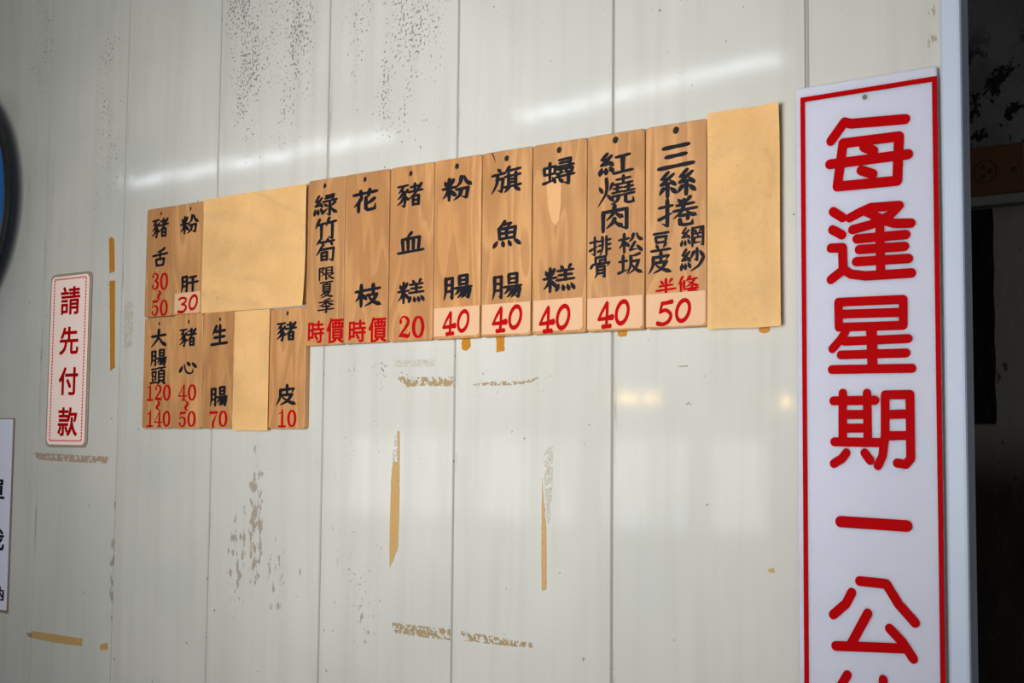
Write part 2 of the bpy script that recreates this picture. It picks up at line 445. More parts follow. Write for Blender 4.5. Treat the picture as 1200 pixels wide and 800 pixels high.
G = {
 '豬': sub(shi, 0, 0, 46, 100)+sub(zhe, 46, 4, 100, 98),
 '舌': W_('p78,2,58,14,28,20 h2,38,98,33 s50,14,50,58')+sub(kou, 22, 60, 80, 100),
 '粉': sub(mi, 0, 4, 46, 98)+W_('p66,4,62,28,44,50 n76,2,84,26,102,44 k50,56,90,54,84,94,68,86 p66,58,60,82,40,98'),
 '肝': sub(yue, 0, 4, 40, 100)+W_('h52,16,92,13 h44,48,102,44 s72,14,72,100'),
 '大': W_('h6,38,94,33 p50,2,44,52,2,98 n50,42,70,72,100,96'),
 '腸': sub(yue, 0, 4, 36, 100)+sub(yang, 42, 0, 102, 98),
 '頭': sub(dou, 0, 4, 46, 96)+sub(ye, 48, 0, 100, 100),
 '心': W_('d16,42,2,80 v28,30,8,34,66,11,52,92,13,78,88,10,80,62,4 d46,14,60,40 d76,22,98,54'),
 '生': W_('p30,4,8,44 h24,31,86,28 h18,61,84,58 s54,0,54,92 h0,95,100,92'),
 '皮': pi,
 '綠': sub(si, 0, 0, 42, 98)+W_('h54,8,90,5 s88,6,84,28 h52,19,86,17 h42,34,102,30 k72,34,72,98,58,90 d48,44,60,56 t40,86,64,66 p96,42,78,58 n74,58,86,76,104,92'),
 '竹': W_('p22,4,4,42 h18,28,48,24 s32,28,32,94 p68,2,54,38 h66,24,100,20 k84,24,84,96,66,86'),
 '筍': sub(zhu, 4, 0, 96, 32)+W_('p32,32,22,48,6,66 k28,44,94,42,90,96,70,88')+sub(ri, 28, 56, 66, 92),
 '限': W_('s8,4,8,100 k8,6,38,4,22,32,40,54,20,66 z50,6,90,4,90,48 h52,27,88,26 h52,48,90,47 k52,6,52,96,74,80 p98,54,74,68 n62,52,78,78,104,98'),
 '夏': W_('h4,4,96,2 p54,6,44,18 s26,18,26,62 z26,18,78,17,78,62 h28,33,76,32 h28,47,76,46 h26,61,78,60 p44,62,32,76,6,88 h38,70,74,69 p74,70,52,88,10,102 n36,74,60,90,100,100'),
 '季': W_('p74,2,54,8,30,12 h6,23,94,20 s50,8,50,50 p46,24,30,40,4,50 d56,26,74,38,96,46 z24,55,74,53,54,66 k52,66,54,98,36,90 h0,78,100,75'),
 '花': W_('h0,17,100,13 s30,2,34,30 s70,0,64,30 p34,36,22,54,2,72 s22,54,22,98 p90,46,72,58,52,70 k54,34,54,84,64,94,92,92,96,70'),
 '枝': sub(mu, 0, 0, 44, 100)+W_('h46,26,98,22 s72,2,72,48 h48,50,86,48 p86,48,70,80,38,98 n52,52,72,80,104,98'),
 '血': W_('p52,0,34,22 s14,28,18,86 z14,28,86,25,82,84 s38,30,39,84 s61,30,61,84 h-2,92,102,87'),
 '糕': sub(mi, 0, 4, 44, 98)+sub(gao, 44, 0, 102, 98),
 '旗': W_('d20,0,30,14 h0,25,46,21 k16,44,40,42,34,94,20,86 p20,26,16,62,-2,98 p62,0,46,26 h56,15,102,11 h48,37,102,34 s60,26,60,76 s86,24,86,76 h62,50,84,49 h62,63,84,62 h46,79,104,75 p62,82,46,100 d80,80,100,98'),
 '魚': W_('p42,0,30,16,12,28 k34,13,66,10,50,26 s20,30,22,70 z20,30,84,27,80,70 h22,49,80,47 s50,30,50,68 h22,70,80,68 d14,78,0,100 d34,80,38,100 d58,80,66,100 d80,76,102,98'),
 '蟳': sub(chong, 0, 10, 44, 96)+W_('z54,5,92,3,90,30 h56,17,88,16 h46,31,102,28 h50,41,72,40 s60,41,60,54 t48,58,72,53')+sub(kou, 76, 40, 100, 56)+W_('h44,70,104,65 k86,56,86,100,68,92 d54,76,66,92'),
 '紅': sub(si, 0, 0, 48, 98)+W_('h56,24,96,19 s76,22,76,86 h48,92,104,86'),
 '燒': W_('d4,30,12,50 p42,22,34,46 p24,2,24,50,0,98 d26,60,44,84 h54,12,92,9 s73,0,73,28 h48,29,98,26 h46,43,68,41 s56,32,56,56 h42,58,70,55 h76,42,100,40 s88,32,88,56 h74,57,104,54 h42,70,104,65 p60,68,56,86,38,98 k80,68,80,92,88,97,102,96,102,80'),
 '肉': W_('s10,20,10,100 k10,22,92,18,92,96,72,88 p50,0,44,32,22,56 n52,24,62,38,80,50 p50,52,44,68,22,88 n50,62,62,76,78,84'),
 '排': sub(shou, 0, 0, 42, 98)+W_('p62,4,62,62,48,100 s82,2,82,100 h46,24,60,22 h46,47,60,45 t42,76,60,68 h82,22,102,19 h82,46,102,43 h82,71,102,68'),
 '骨': W_('s26,2,26,34 z26,4,76,2,76,34 h48,18,74,17 s48,18,48,34 d12,34,2,52 k12,36,96,33,86,50')+sub(yue, 24, 46, 80, 102),
 '松': sub(mu, 0, 0, 44, 100)+W_('p64,6,58,30,44,46 n78,2,86,26,104,42 k70,48,50,88,88,84 d80,66,100,96'),
 '坂': sub(tu, 0, 0, 40, 100)+W_('p92,2,74,8,54,10 p54,10,54,56,38,98 k58,38,90,35,86,46 p88,36,76,72,46,98 n56,48,76,78,104,98'),
 '三': W_('h14,14,86,10 h22,50,78,46 h0,92,100,86'),
 '絲': sub(si2, 0, 0, 50, 98)+sub(si2, 52, 0, 102, 98),
 '捲': sub(shou, 0, 0, 40, 100)+W_('d54,4,62,18 p86,0,76,18 h50,26,96,23 h42,45,104,41 p70,8,64,46,40,72 n76,46,86,58,104,68 z58,64,82,62,80,78 k58,76,60,94,72,98,92,96,94,82'),
 '豆': dou,
 '網': sub(si, 0, 0, 44, 98)+W_('s52,6,52,100 k52,8,98,5,98,96,86,90 d62,16,68,30 p90,14,82,30 h58,37,92,35 d72,40,78,50 h58,57,92,55 k60,58,60,82,92,80'),
 '紗': sub(si, 0, 0, 46, 98)+W_('k72,2,72,54,60,48 p58,16,44,46 d84,14,100,40 p100,44,80,78,44,100'),
 '半': W_('d22,8,34,28 p80,4,66,26 h16,41,84,37 h0,66,100,61 s50,0,50,100'),
 '條': W_('p22,0,2,42 s14,30,14,98 s30,24,30,74 p60,0,40,28 h52,18,94,15 p82,18,66,44,38,60 n52,28,72,46,102,58 h40,73,100,69 s70,58,70,100 p66,74,46,94 d74,74,98,92'),
 # printed serif numerals
 '0': ['o50,50,36,45,27,0,.38'],
 '1': W_('v56,2,16,54,50,24,54,94,24 v56,6,10,40,16,10,20,22,6 m16,96,88,96'),
 '2': W_('v20,26,22,20,22,18 v14,26,6,24,10,9,48,4,10,74,16,20,78,32,22,58,54,18,26,78,12,10,92,8 v10,92,10,40,88,18,80,92,18,92,74,6'),
 '3': W_('v20,22,20,20,20,18 v14,22,6,24,9,9,48,4,10,72,16,20,72,32,20,44,47,8 v42,48,7,70,56,18,80,72,24,68,90,18,44,96,10,18,88,8 v20,78,22,20,79,18'),
 '4': W_('v66,2,14,64,50,22,64,94,22 v64,4,8,34,38,8,4,70,8 v4,72,9,50,72,9,98,72,9 v40,97,7,64,97,7,90,97,7'),
 '5': W_('v24,12,16,54,12,18,86,8,14 v26,8,8,22,28,8,20,48,8 v20,48,7,46,38,9,74,50,20,80,68,24,68,90,18,44,96,10,18,88,8 v20,80,22,20,81,18'),
 '7': W_('v12,12,18,50,12,18,92,10,16 v12,8,7,10,30,6 v90,14,6,66,48,14,48,74,24,46,96,24'),
 # hand-painted sticker numerals
 'a0': ['o50,50,36,43,19,10'],
 'a3': W_('v12,14,15.36,40,5,15.36,78,12,16.64,76,32,15.36,38,46,12.8 v38,46,12.8,74,54,15.36,82,74,17.92,54,94,17.92,8,92,20.48'),
 'a4': W_('v60,4,17.92,30,36,15.36,10,64,14.08 v8,66,15.36,50,64,16.64,92,60,25.6 v62,6,17.92,60,50,17.92,56,92,17.92 v34,96,19.2,60,95,16.64,80,94,19.2'),
 'a5': W_('v34,10,17.92,60,8,16.64,90,4,20.48 v34,10,16.64,28,28,15.36,22,46,14.08 v22,46,14.08,56,38,16.64,84,58,17.92,72,84,17.92,40,96,16.64,8,92,20.48'),
 '~': W_('v34,2,18,70,22,30,46,50,40,22,76,30,64,98,18'),
}
HEFT = {'三': 1.4, '血': 1.25, '心': 1.35, '大': 1.25, '肉': 1.15, '燒': .78, '絲': .95, '紅': 1.1, '網': .85, '皮': 1.15, '豆': 1.15, '舌': 1.2, '生': 1.2,
        '粉': 1.0, '花': 1.2, '枝': 1.1, '松': 1.05, '坂': 1.05, '肝': 1.15, '竹': 1.15, '頭': .92, '捲': .95, '條': .9, '魚': 1.1}
def box_on(px, Y):
    """pixel box (x0, y0, x1, y1) -> upright rectangle on the plane y=Y"""
    x0, y0, x1, y1 = px; mx, my = (x0+x1)/2, (y0+y1)/2
    return at(x0, my, Y).x, at(x1, my, Y).x, at(mx, y0, Y).z, at(mx, y1, Y).z

def font_glyph(ch, x0, x1, zt, zb, y, weight, sink=None):
    """a printed (gothic) character fitted to a rectangle, as loose mesh data"""
    cu = bpy.data.curves.new('text', 'FONT'); cu.body = ch; cu.offset = weight; cu.fill_mode = 'FRONT'; cu.resolution_u = 4
    o = bpy.data.objects.new('text', cu); COL.objects.link(o)
    me = bpy.data.meshes.new_from_object(o.evaluated_get(bpy.context.evaluated_depsgraph_get()))
    bpy.data.objects.remove(o); bpy.data.curves.remove(cu)
    xs = [v.co.x for v in me.vertices]; ys = [v.co.y for v in me.vertices]
    ax, bx, ay, by = min(xs), max(xs), min(ys), max(ys)
    for v in me.vertices:
        v.co = (x0+(v.co.x-ax)/(bx-ax)*(x1-x0), y, zb+(v.co.y-ay)/(by-ay)*(zt-zb))
    return me
def font_part(name, items, y, weight, mat, parent):
    """each printed character is a part of its own, thickened to a bold weight"""
    for ch, px in items:
        r = box_on(px, y); h = r[2]-r[3]; d = weight*h
        bm = bmesh.new(); k = 0
        for sx, sz in ((0, 0), (-1, 0), (1, 0), (0, -.7), (0, .7), (-.8, -.6), (.8, -.6), (-.8, .6), (.8, .6)):
            me = font_glyph(ch, r[0]+d+sx*d, r[1]-d+sx*d, r[2]-d*.7+sz*d, r[3]+d*.7+sz*d, y-2e-5*k, 0); k += 1
            bm.from_mesh(me); bpy.data.meshes.remove(me)
        for f in bm.faces:
            f.normal_update()
            if f.normal.y > 0: f.normal_flip()
        me = bpy.data.meshes.new(name); bm.to_mesh(me); bm.free()
        link(name, me, mat, parent)

# ------------------------------------------------------------------ the room
SEAMS = (-1.222, -.955, -.678, -.395, -.109, .180, .477)
def wall_mesh():
    """panel wall: a front skin with narrow grooves, and a flat back"""
    xs = [(-3.2, 0)]
    for s in (-2.64, -2.355, -2.07, -1.79, -1.505)+SEAMS:
        w, d = (.0022, .004) if s == .477 else (.0014, .0030)
        xs += [(s-w-.0012, 0), (s-w, d), (s+w, d), (s+w+.0012, 0)]
    xs += [(.6505, 0)]
    bm = bmesh.new()
    z0, z1 = 0.0, 2.9
    lo = [bm.verts.new((x, y, z0)) for x, y in xs]; hi = [bm.verts.new((x, y, z1)) for x, y in xs]
    for i in range(len(xs)-1): bm.faces.new((lo[i], lo[i+1], hi[i+1], hi[i]))
    b = [bm.verts.new(p) for p in ((-3.2, .045, z0), (.6505, .045, z0), (-3.2, .045, z1), (.6505, .045, z1))]
    bm.faces.new((b[0], b[2], b[3], b[1])); bm.faces.new((lo[0], hi[0], b[2], b[0])); bm.faces.new((lo[-1], b[1], b[3], hi[-1]))
    return mesh_of(bm, 'wall_back')
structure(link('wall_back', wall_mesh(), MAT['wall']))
structure(link('trim_1', box_mesh('trim_1', .651, .6765, -.006, .026, 0, 2.9, .004), MAT['jamb']))
structure(link('floor', box_mesh('floor', -3.2, 2.6, -4.6, 1.3, -.05, 0), flat('floor_tile', (120, 112, 104), .4, .2, 4)))
structure(link('ceiling', box_mesh('ceiling', -3.2, 2.6, -1.9, 1.3, 2.9, 2.95), flat('ceiling_paint', (150, 150, 146), .8, .1, 3)))
# the dim room seen past the jamb
YB = .80
structure(link('wall_far', box_mesh('wall_far', .05, 2.6, YB, YB+.05, 0, 2.9), MAT['grime']))
structure(link('wall_right', box_mesh('wall_right', 2.55, 2.6, .3, YB, 0, 2.9), MAT['grime']))
structure(link('wall_inner', box_mesh('wall_inner', .05, .10, .05, YB, 0, 2.9), MAT['grime']))
a = at(1130, 226, YB-.03); b = at(1130, 243, YB-.03)
structure(link('trim_2', box_mesh('trim_2', .15, 2.5, YB-.03, YB, b.z, a.z, .003), MAT['beam']))

# black strip hanging on the far wall
a = at(1120, 246, YB-.02); b = at(1166, 495, YB-.02)
bm = bmesh.new()
nz = 40; nx = 6
rows = []
for j in range(nz+1):
    z = a.z-.002+(b.z-a.z)*j/nz
    rows.append([(a.x+(b.x-a.x)*i/nx+(.0005*math.sin(j*.7) if i == nx else 0), YB-.012-.004*noise.noise(Vector((i*.6, j*.25, 3))), z) for i in range(nx+1)])
vs = [[bm.verts.new(p) for p in r] for r in rows]
for j in range(nz):
    for i in range(nx): bm.faces.new((vs[j][i], vs[j+1][i], vs[j+1][i+1], vs[j][i+1]))
bmesh.ops.solidify(bm, geom=bm.faces[:], thickness=.003)
o = link('cloth_strip', mesh_of(bm, 'cloth_strip'), MAT['cloth'], origin=((a.x+b.x)/2, YB-.012, b.z))
tag(o, 'narrow black hanging strip below the beam in the dark room beyond the white jamb', 'cloth')

# brown socket board
a = at(1110, 178, YB-.03); b = at(1203, 226, YB-.03)
e = empty('electrical_socket', ((a.x+b.x)/2, YB-.031, b.z), 'brown socket board with round three-slot outlet on the dark wall past the jamb', 'socket')
link('board', box_mesh('board', a.x, b.x, YB-.035, YB-.001, b.z+.002, a.z, .003), MAT['brown'], e)
c = at(1154.5, 201, YB-.036)
link('outlet_ring', plate_mesh('outlet_ring', [circ(c.x, c.z, .0205, 32), circ(c.x, c.z, .0188, 32)], YB-.0362, YB-.0348), MAT['brownd'], e)
for dx, dz in ((-.004, .0085), (-.004, -.0085), (.0085, .0)):
    link('slot', box_mesh('slot', c.x+dx-.0036, c.x+dx+.0036, YB-.0358, YB-.0345, c.z+dz-.0034, c.z+dz+.0034), MAT['brownd'], e)
c = at(1188, 198, YB-.036)
link('screw', plate_mesh('screw', [circ(c.x, c.z, .0045, 12)], YB-.0362, YB-.0345), MAT['brownd'], e)

# ------------------------------------------------------------------ wooden menu tags
YF = -.0112      # front face of the wooden boards
def menu_tag(rect, label, hole=True, group='wooden menu tags on the wall', name='wooden_menu_tag', tilt=0):
    x0, x1, z0, z1 = rect
    e = empty(name, ((x0+x1)/2, -.0006, z0), label, 'menu tag', group)
    loops = [rrect(x0, x1, z0, z1, .005)]
    if hole:
        hx, hz, hr = hole; c = at(hx, hz, YF)
        loops.append(circ(c.x, c.z, hr, 20))
    link('board', plate_mesh('board', loops, YF, -.0006, .0009), MAT['wood'], e)
    if hole:
        c = at(hx, hz, YF)
        link('hole_shade', plate_mesh('hole_shade', [circ(c.x-hr*.22, c.z+hr*.12, hr*.8, 14)], -.0092, -.0006, .0004), MAT['black'], e)  # black plug standing in for the shade inside the hanging hole
    return e
def lettering(e, name, chars, mat, width, y=None, slant=.04):
    y = YF-.0003 if y is None else y
    for ch, px in chars:
        ink = Ink(y)
        x0, x1, zt, zb = box_on(px, y)
        ink.glyph(G[ch], x0, x1, zt, zb, width*HEFT.get(ch, 1), slant if ch not in '0123457~' else 0)
        ink.build(name, mat, e)
def number(txt, px, pre=''):
    x0, y0, x1, y1 = px; n = len(txt); w = (x1-x0)/n; sl = 0
    return [(pre+c, (x0+w*i+w*.03, y0, x0+w*(i+1)-w*.03, y1)) for i, c in enumerate(txt)]
def sticker(e, px4, digits, dpx, fold=False):
    """pasted paper price: corners TL, TR, BR, BL in pixels"""
    P = [at(x, y, YF) for x, y in px4]
    zt = (P[0].z+P[1].z)/2; zb = (P[2].z+P[3].z)/2; xl = (P[0].x+P[3].x)/2; xr = (P[1].x+P[2].x)/2
    s = link('price_sticker', plate_mesh('price_sticker', [[(xl+.001, zb+.003), (xl+.001, zt), (xr-.001, zt+.0005), (xr-.001, zb+.006), (xr-.006, zb+.002)]], YF-.0012, YF-.0002), MAT['sticker'], e)
    n = len(digits); x0, y0, x1, y1 = dpx; w = (x1-x0)/n; rise = (y1-y0)*.0
    for i, c in enumerate(digits):
        ink = Ink(YF-.0015)
        dy = 2.0 if i == 0 else -1.0
        bx = box_on((x0+w*i+w*.02, y0+dy, x0+w*(i+1)-w*.02, y1+dy-3.2), YF-.0015)
        ink.glyph(G['a'+c], bx[0], bx[1], bx[2], bx[3], 18, 0)
        ink.build('price_numeral', MAT['red'], s)
    return s

LW, TZ0, TZ1 = .0008, 1.7475, 2.0270   # gap between boards; bottom and top of the long row
# ---- short tags, upper row
e = menu_tag((-.8665, -.7865, 1.8165, 2.0215), 'small wooden menu tag priced 30 to 50 in red, top left corner of the board', (188.4, 250, .0036))
lettering(e, 'dish_character', [('豬', (178.4, 256, 197, 278)), ('舌', (179, 291, 196.4, 311.4))], MAT['ink'], 10)
lettering(e, 'price_character', number('30', (177, 319.6, 197.4, 339.4))+[('~', (183.5, 340.5, 190, 350.5))]+number('50', (176.5, 351, 197, 369.8)), MAT['red'], 10)
e = menu_tag((-.7855, -.7005, 1.8165, 2.0215), 'small wooden menu tag with a pasted paper price of 30, beside the wide blank paper', (222.6, 244.5, .0036))
lettering(e, 'dish_character', [('粉', (212, 252, 232, 273.5)), ('肝', (212.5, 322, 231.4, 342))], MAT['ink'], 11)
sticker(e, [(204.8, 344), (235.5, 341.5), (235.5, 367.5), (204.5, 369.5)], '30', (208, 346, 232.5, 367.5))
# ---- short tags, lower row
e = menu_tag((-.8640, -.7790, 1.6085, 1.8150), 'small wooden menu tag priced 120 to 140, bottom left corner of the board', (186, 379.3, .0036))
lettering(e, 'dish_character', [('大', (177, 386, 195, 406.5)), ('腸', (177, 409.7, 194.3, 429)), ('頭', (176.5, 430, 193.8, 450))], MAT['ink'], 11)
lettering(e, 'price_character', number('120', (170.6, 450.6, 200.4, 469.2))+[('~', (182, 470, 188.5, 480))]+number('140', (170.6, 481.2, 200, 499.8)), MAT['red'], 10)
e = menu_tag((-.7780, -.6950, 1.6085, 1.8165), 'small wooden menu tag priced 40 to 50 in red, second in the bottom row', (220.4, 377, .0036))
lettering(e, 'dish_character', [('豬', (210.6, 384.4, 230, 405.6)), ('心', (210.6, 421.5, 230, 438.5))], MAT['ink'], 10)
lettering(e, 'price_character', number('40', (208.5, 450.2, 230.4, 469.2))+[('~', (215.5, 470, 222, 480.6))]+number('50', (208.5, 481.6, 229.6, 500)), MAT['red'], 10)
e = menu_tag((-.6935, -.6080, 1.6090, 1.8165), 'small wooden menu tag priced 70 in red, left of the narrow blank paper strip', (257.3, 374, .0036))
lettering(e, 'dish_character', [('生', (248, 381, 266.2, 404)), ('腸', (246.6, 453.4, 265.6, 476))], MAT['ink'], 11.5)
lettering(e, 'price_character', number('70', (244.4, 481, 266.8, 500)), MAT['red'], 10)
e = menu_tag((-.5160, -.4275, 1.6090, 1.8135), 'small wooden menu tag priced 10 in red, right end of the bottom row', (336.4, 367, .0036))
lettering(e, 'dish_character', [('豬', (324.6, 377, 347, 399)), ('皮', (324, 451, 346.8, 474.4))], MAT['ink'], 10.5)
lettering(e, 'price_character', number('10', (324.4, 480.2, 347.8, 500.2)), MAT['red'], 10)
# ---- long tags
def long_tag(x0, x1, label, hole): return menu_tag((x0+LW, x1-LW, TZ0, TZ1), label, hole)
e = long_tag(-.4290, -.3400, 'long wooden menu tag with six black characters beside the wide blank paper', (380.2, 217.5, .0042))
lettering(e, 'dish_character', [('綠', (368, 228, 394, 253)), ('竹', (369, 255.5, 393.5, 281)), ('筍', (369.6, 280.5, 392.4, 307))], MAT['ink'], 10)
lettering(e, 'note_character', [('限', (373, 313, 391, 328)), ('夏', (374.4, 330, 390.4, 348)), ('季', (373, 350, 391, 366.4))], MAT['ink'], 10)
font_part('price_character', [('時', (360.8, 375.8, 379.7, 402)), ('價', (382.5, 372.3, 402.8, 402))], YF-.0003, .03, MAT['red'], e)
e = long_tag(-.3400, -.2405, 'long wooden menu tag with two black and two red characters, no numeral price', (427.3, 210, .0042))
lettering(e, 'dish_character', [('花', (414.6, 222.5, 441.3, 247.8)), ('枝', (416.8, 333, 445.4, 358.6))], MAT['ink'], 11)
font_part('price_character', [('時', (408.6, 374.4, 429, 401)), ('價', (431.7, 371, 453, 401))], YF-.0003, .03, MAT['red'], e)
e = long_tag(-.2395, -.1455, 'long wooden menu tag priced 20 painted in red serif numerals', (481, 203, .0042))
lettering(e, 'dish_character', [('豬', (465.5, 215, 495, 241.7)), ('血', (467.7, 272.5, 495.4, 297)), ('糕', (466.6, 328.6, 496, 355.2))], MAT['ink'], 9.5)
lettering(e, 'price_character', number('20', (466, 370, 498, 395.8)), MAT['red'], 10)
e = long_tag(-.1455, -.0505, 'long wooden menu tag with paper price 40, first of the 40s from the left', (535, 194.6, .0045))
lettering(e, 'dish_character', [('粉', (519, 206.6, 552, 234.5)), ('腸', (520.4, 323, 551.4, 350.6))], MAT['ink'], 11)
sticker(e, [(508.6, 361.5), (563, 358), (563, 394.5), (508.6, 396.2)], '40', (518, 363.6, 551, 393.5))
e = long_tag(-.0495, .0450, 'long wooden menu tag with paper price 40 and a crack at its top', (593.3, 185.3, .0045))
lettering(e, 'dish_character', [('旗', (577, 196.4, 609, 225.5)), ('魚', (579, 259, 608.8, 287.8)), ('腸', (577.4, 321, 610, 350))], MAT['ink'], 10)
sticker(e, [(565, 357), (622.6, 353.6), (622.6, 391.5), (565, 394.4)], '40', (576, 358, 613, 390))
ck = at(577, 180, YF); ink = Ink(YF-.0004)
ink.path([(ck.x, ck.z), (ck.x+.004, ck.z-.007), (ck.x+.0065, ck.z-.016)], [.0022, .0016, .0004]); ink.build('crack', MAT['brownd'], e)
e = long_tag(.0460, .1430, 'long wooden menu tag with pale teardrop grain and a peeling paper price 40', (654.8, 175.4, .0045))
lettering(e, 'dish_character', [('蟳', (637, 186.5, 671.4, 216.5)), ('糕', (637, 311.6, 672.4, 342))], MAT['ink'], 9.5)
sticker(e, [(625, 352.6), (684, 348.5), (684, 386.5), (625, 392)], '40', (631, 357.4, 669.4, 390.5))
# pale grain tongue in that board
g0 = [at(x, y, YF) for x, y in ((639, 196), (641, 222), (643, 246), (646.5, 259), (651, 264), (655, 258), (657, 240), (657.4, 218), (656, 196))]
link('pale_grain', plate_mesh('pale_grain', [[(p.x, p.z) for p in g0]], YF-.00012, YF+.0003), flat('pale_grain_wood', (200, 153, 103), .5, .12, 60), e)
e = long_tag(.1430, .2400, 'long wooden menu tag priced 40 with three large and four small black characters', (720.8, 163.7, .0049))
lettering(e, 'dish_character', [('紅', (702, 178, 739, 205.4)), ('燒', (701, 207, 741.6, 240)), ('肉', (703.6, 241, 737, 270))], MAT['ink'], 10.5)
lettering(e, 'note_character', [('排', (691.5, 277.4, 715, 300)), ('骨', (692, 300.5, 715, 325)), ('松', (725.5, 273, 752, 295.6)), ('坂', (725, 297.6, 751.4, 321))], MAT['ink'], 11)
sticker(e, [(688.2, 350.5), (754.6, 345), (754.6, 386.2), (688.2, 388)], '40', (699.6, 352, 739, 385))
e = long_tag(.2405, .3370, 'long wooden menu tag with paper price 50 in red, beside the tall blank paper', (791.7, 152.3, .0049))
lettering(e, 'dish_character', [('三', (772.8, 167.8, 811.8, 197.5)), ('絲', (771.8, 199.5, 814.2, 231)), ('捲', (772.8, 232.5, 814.4, 265.2))], MAT['ink'], 10.5)
lettering(e, 'note_character', [('豆', (763.3, 271.7, 785.5, 294.6)), ('皮', (760.3, 295.3, 786.5, 320)), ('網', (797.4, 265.6, 824.6, 289)), ('紗', (797.4, 291, 824.6, 317.4))], MAT['ink'], 11)
lettering(e, 'note_character', [('半', (769.4, 326.7, 791.5, 346.6)), ('條', (794.7, 323.6, 818, 344))], MAT['red'], 12)
sticker(e, [(757.4, 345.2), (828, 340.5), (828, 382.4), (757.4, 385.6)], '50', (768.6, 350.6, 811, 382))

# ------------------------------------------------------------------ blank papers covering tags
def paper(rect, label, lift=0.0, corner=None):
    x0, x1, z0, z1 = rect
    e = empty('paper_cover', ((x0+x1)/2, -.0006, z0), label, 'paper cover', 'blank kraft papers over the menu')
    link('covered_board', plate_mesh('covered_board', [rrect(x0+.004, x1-.005, z0+.006, z1-.004, .005)], YF, -.0006, .0009), MAT['wood'], e)
    bm = bmesh.new(); nx, nz = 30, 60; V = []
    sd = x0*7
    for j in range(nz+1):
        r = []
        for i in range(nx+1):
            u, v = i/nx, j/nz
            x = x0+(x1-x0)*u; z = z0+(z1-z0)*v
            y = YF-.0016-.0009*(noise.noise(Vector((u*2.3+sd, v*3.1, 1)))+.5)
            if corner:
                cu, cv, amt = corner; d = math.hypot((u-cu)*1.2, (v-cv)*1.6)
                y -= amt*max(0, 1-d/.5)**2
            x += .0012*noise.noise(Vector((v*2.2, sd, u*.5))); z += .0010*noise.noise(Vector((u*2.4, sd, 5)))
            r.append(bm.verts.new((x, y, z)))
        V.append(r)
    for j in range(nz):
        for i in range(nx): bm.faces.new((V[j][i], V[j][i+1], V[j+1][i+1], V[j+1][i]))
    pass
    bmesh.ops.solidify(bm, geom=bm.faces[:], thickness=-.0005)
    bmesh.ops.recalc_face_normals(bm, faces=bm.faces)
    me = bpy.data.meshes.new('sheet'); bm.to_mesh(me); bm.free()
    link('sheet', me, MAT['paper'], e)
paper((-.6985, -.4310, 1.8160, 2.0235), 'wide blank kraft paper covering several tags in the upper row', corner=(1, 0, .004))
paper((-.6065, -.5155, 1.6060, 1.8150), 'narrow blank kraft paper strip in the bottom row of small tags')
paper((.3385, .4445, 1.7430, 2.0325), 'tall blank kraft paper at the right end of the menu board', corner=(1, 1, .003))

# ------------------------------------------------------------------ big closing-day sign
XL, XR = .4665, .6490; ZT, ZB = 2.0465, 1.02; YS = -.0120
e = empty('hanging_sign', ((XL+XR)/2, -.006, ZB), 'tall white acrylic sign with large red characters and red border beside the jamb', 'sign')
link('panel', plate_mesh('panel', [rrect(XL, XR, ZB, ZT, .003)], YS, -.0062, .0008), MAT['acrylic'], e)
for z in (1.15, 1.85):
    link('spacer', box_mesh('spacer', XL+.05, XR-.05, -.0062, -.0003, z, z+.06), MAT['acrylic'], e)
bx0 = at(940, 400, YS).x; bx1 = at(1102.6, 400, YS).x; bz = at(1020, 101.5, YS).z
iw = .0062
link('border', plate_mesh('border', [[(bx0, ZB+.008), (bx1, ZB+.008), (bx1, bz), (bx0, bz)], [(bx0+iw, ZB+.008+iw), (bx1-iw, ZB+.008+iw), (bx1-iw, bz-iw), (bx0+iw, bz-iw)]], YS-.0006, YS+.0002), MAT['sgnred'], e)
c = at(1013.4, 113.9, YS)
link('screw', plate_mesh('screw', [circ(c.x, c.z, .0030, 14)], YS-.0012, YS+.0005, .0005), MAT['steel'], e)
def Z1(x, y): return 930+x*.3375, 70+y*.3375
def Z2(x, y): return 930+x*.3, 330+y*.3
def Z3(x, y): return 930+x*.3, 560+y*.3
MEI = (Z1, 36, [[(130, 282), (176, 217)], [(176, 217), (200, 222), (388, 206)], [(172, 290), (366, 266), (360, 420), (152, 440), (172, 290)], [(126, 363), (398, 328)], [(245, 303), (278, 316)], [(235, 384), (275, 397)]])
FENG = (Z1, 34, [[(137, 527), (170, 548)], [(135, 590), (168, 608)], [(130, 654), (170, 652), (172, 730), (130, 763)], [(172, 728), (200, 744), (250, 750), (410, 740)],
        [(268, 513), (230, 530), (195, 549)], [(268, 513), (367, 506), (335, 540), (270, 572), (205, 590)], [(255, 528), (310, 556), (350, 568), (408, 567)],
        [(220, 622), (390, 607)], [(228, 659), (386, 648)], [(218, 701), (400, 690)], [(300, 578), (303, 735)]])
XING = (Z2, 36, [[(175, 80), (428, 69), (428, 170), (177, 178), (175, 80)], [(178, 127), (428, 119)], [(203, 195), (185, 225), (152, 262)], [(200, 233), (448, 222)], [(185, 286), (440, 278)], [(150, 343), (463, 338)], [(300, 180), (306, 340)], [(309, 180), (312, 340)]])
QI = (Z2, 37, [[(192, 435), (192, 625)], [(287, 435), (290, 625)], [(156, 465), (318, 463)], [(192, 519), (287, 518)], [(192, 572), (287, 571)], [(160, 625), (345, 628)], [(206, 668), (190, 690), (158, 710)], [(278, 668), (300, 698)],
      [(330, 718), (348, 680), (358, 600), (358, 442), (455, 440), (458, 690), (440, 713), (405, 708)], [(360, 519), (450, 516)], [(360, 602), (450, 600)]])
YI = (Z3, 46, [[(183, 170), (443, 187)]])
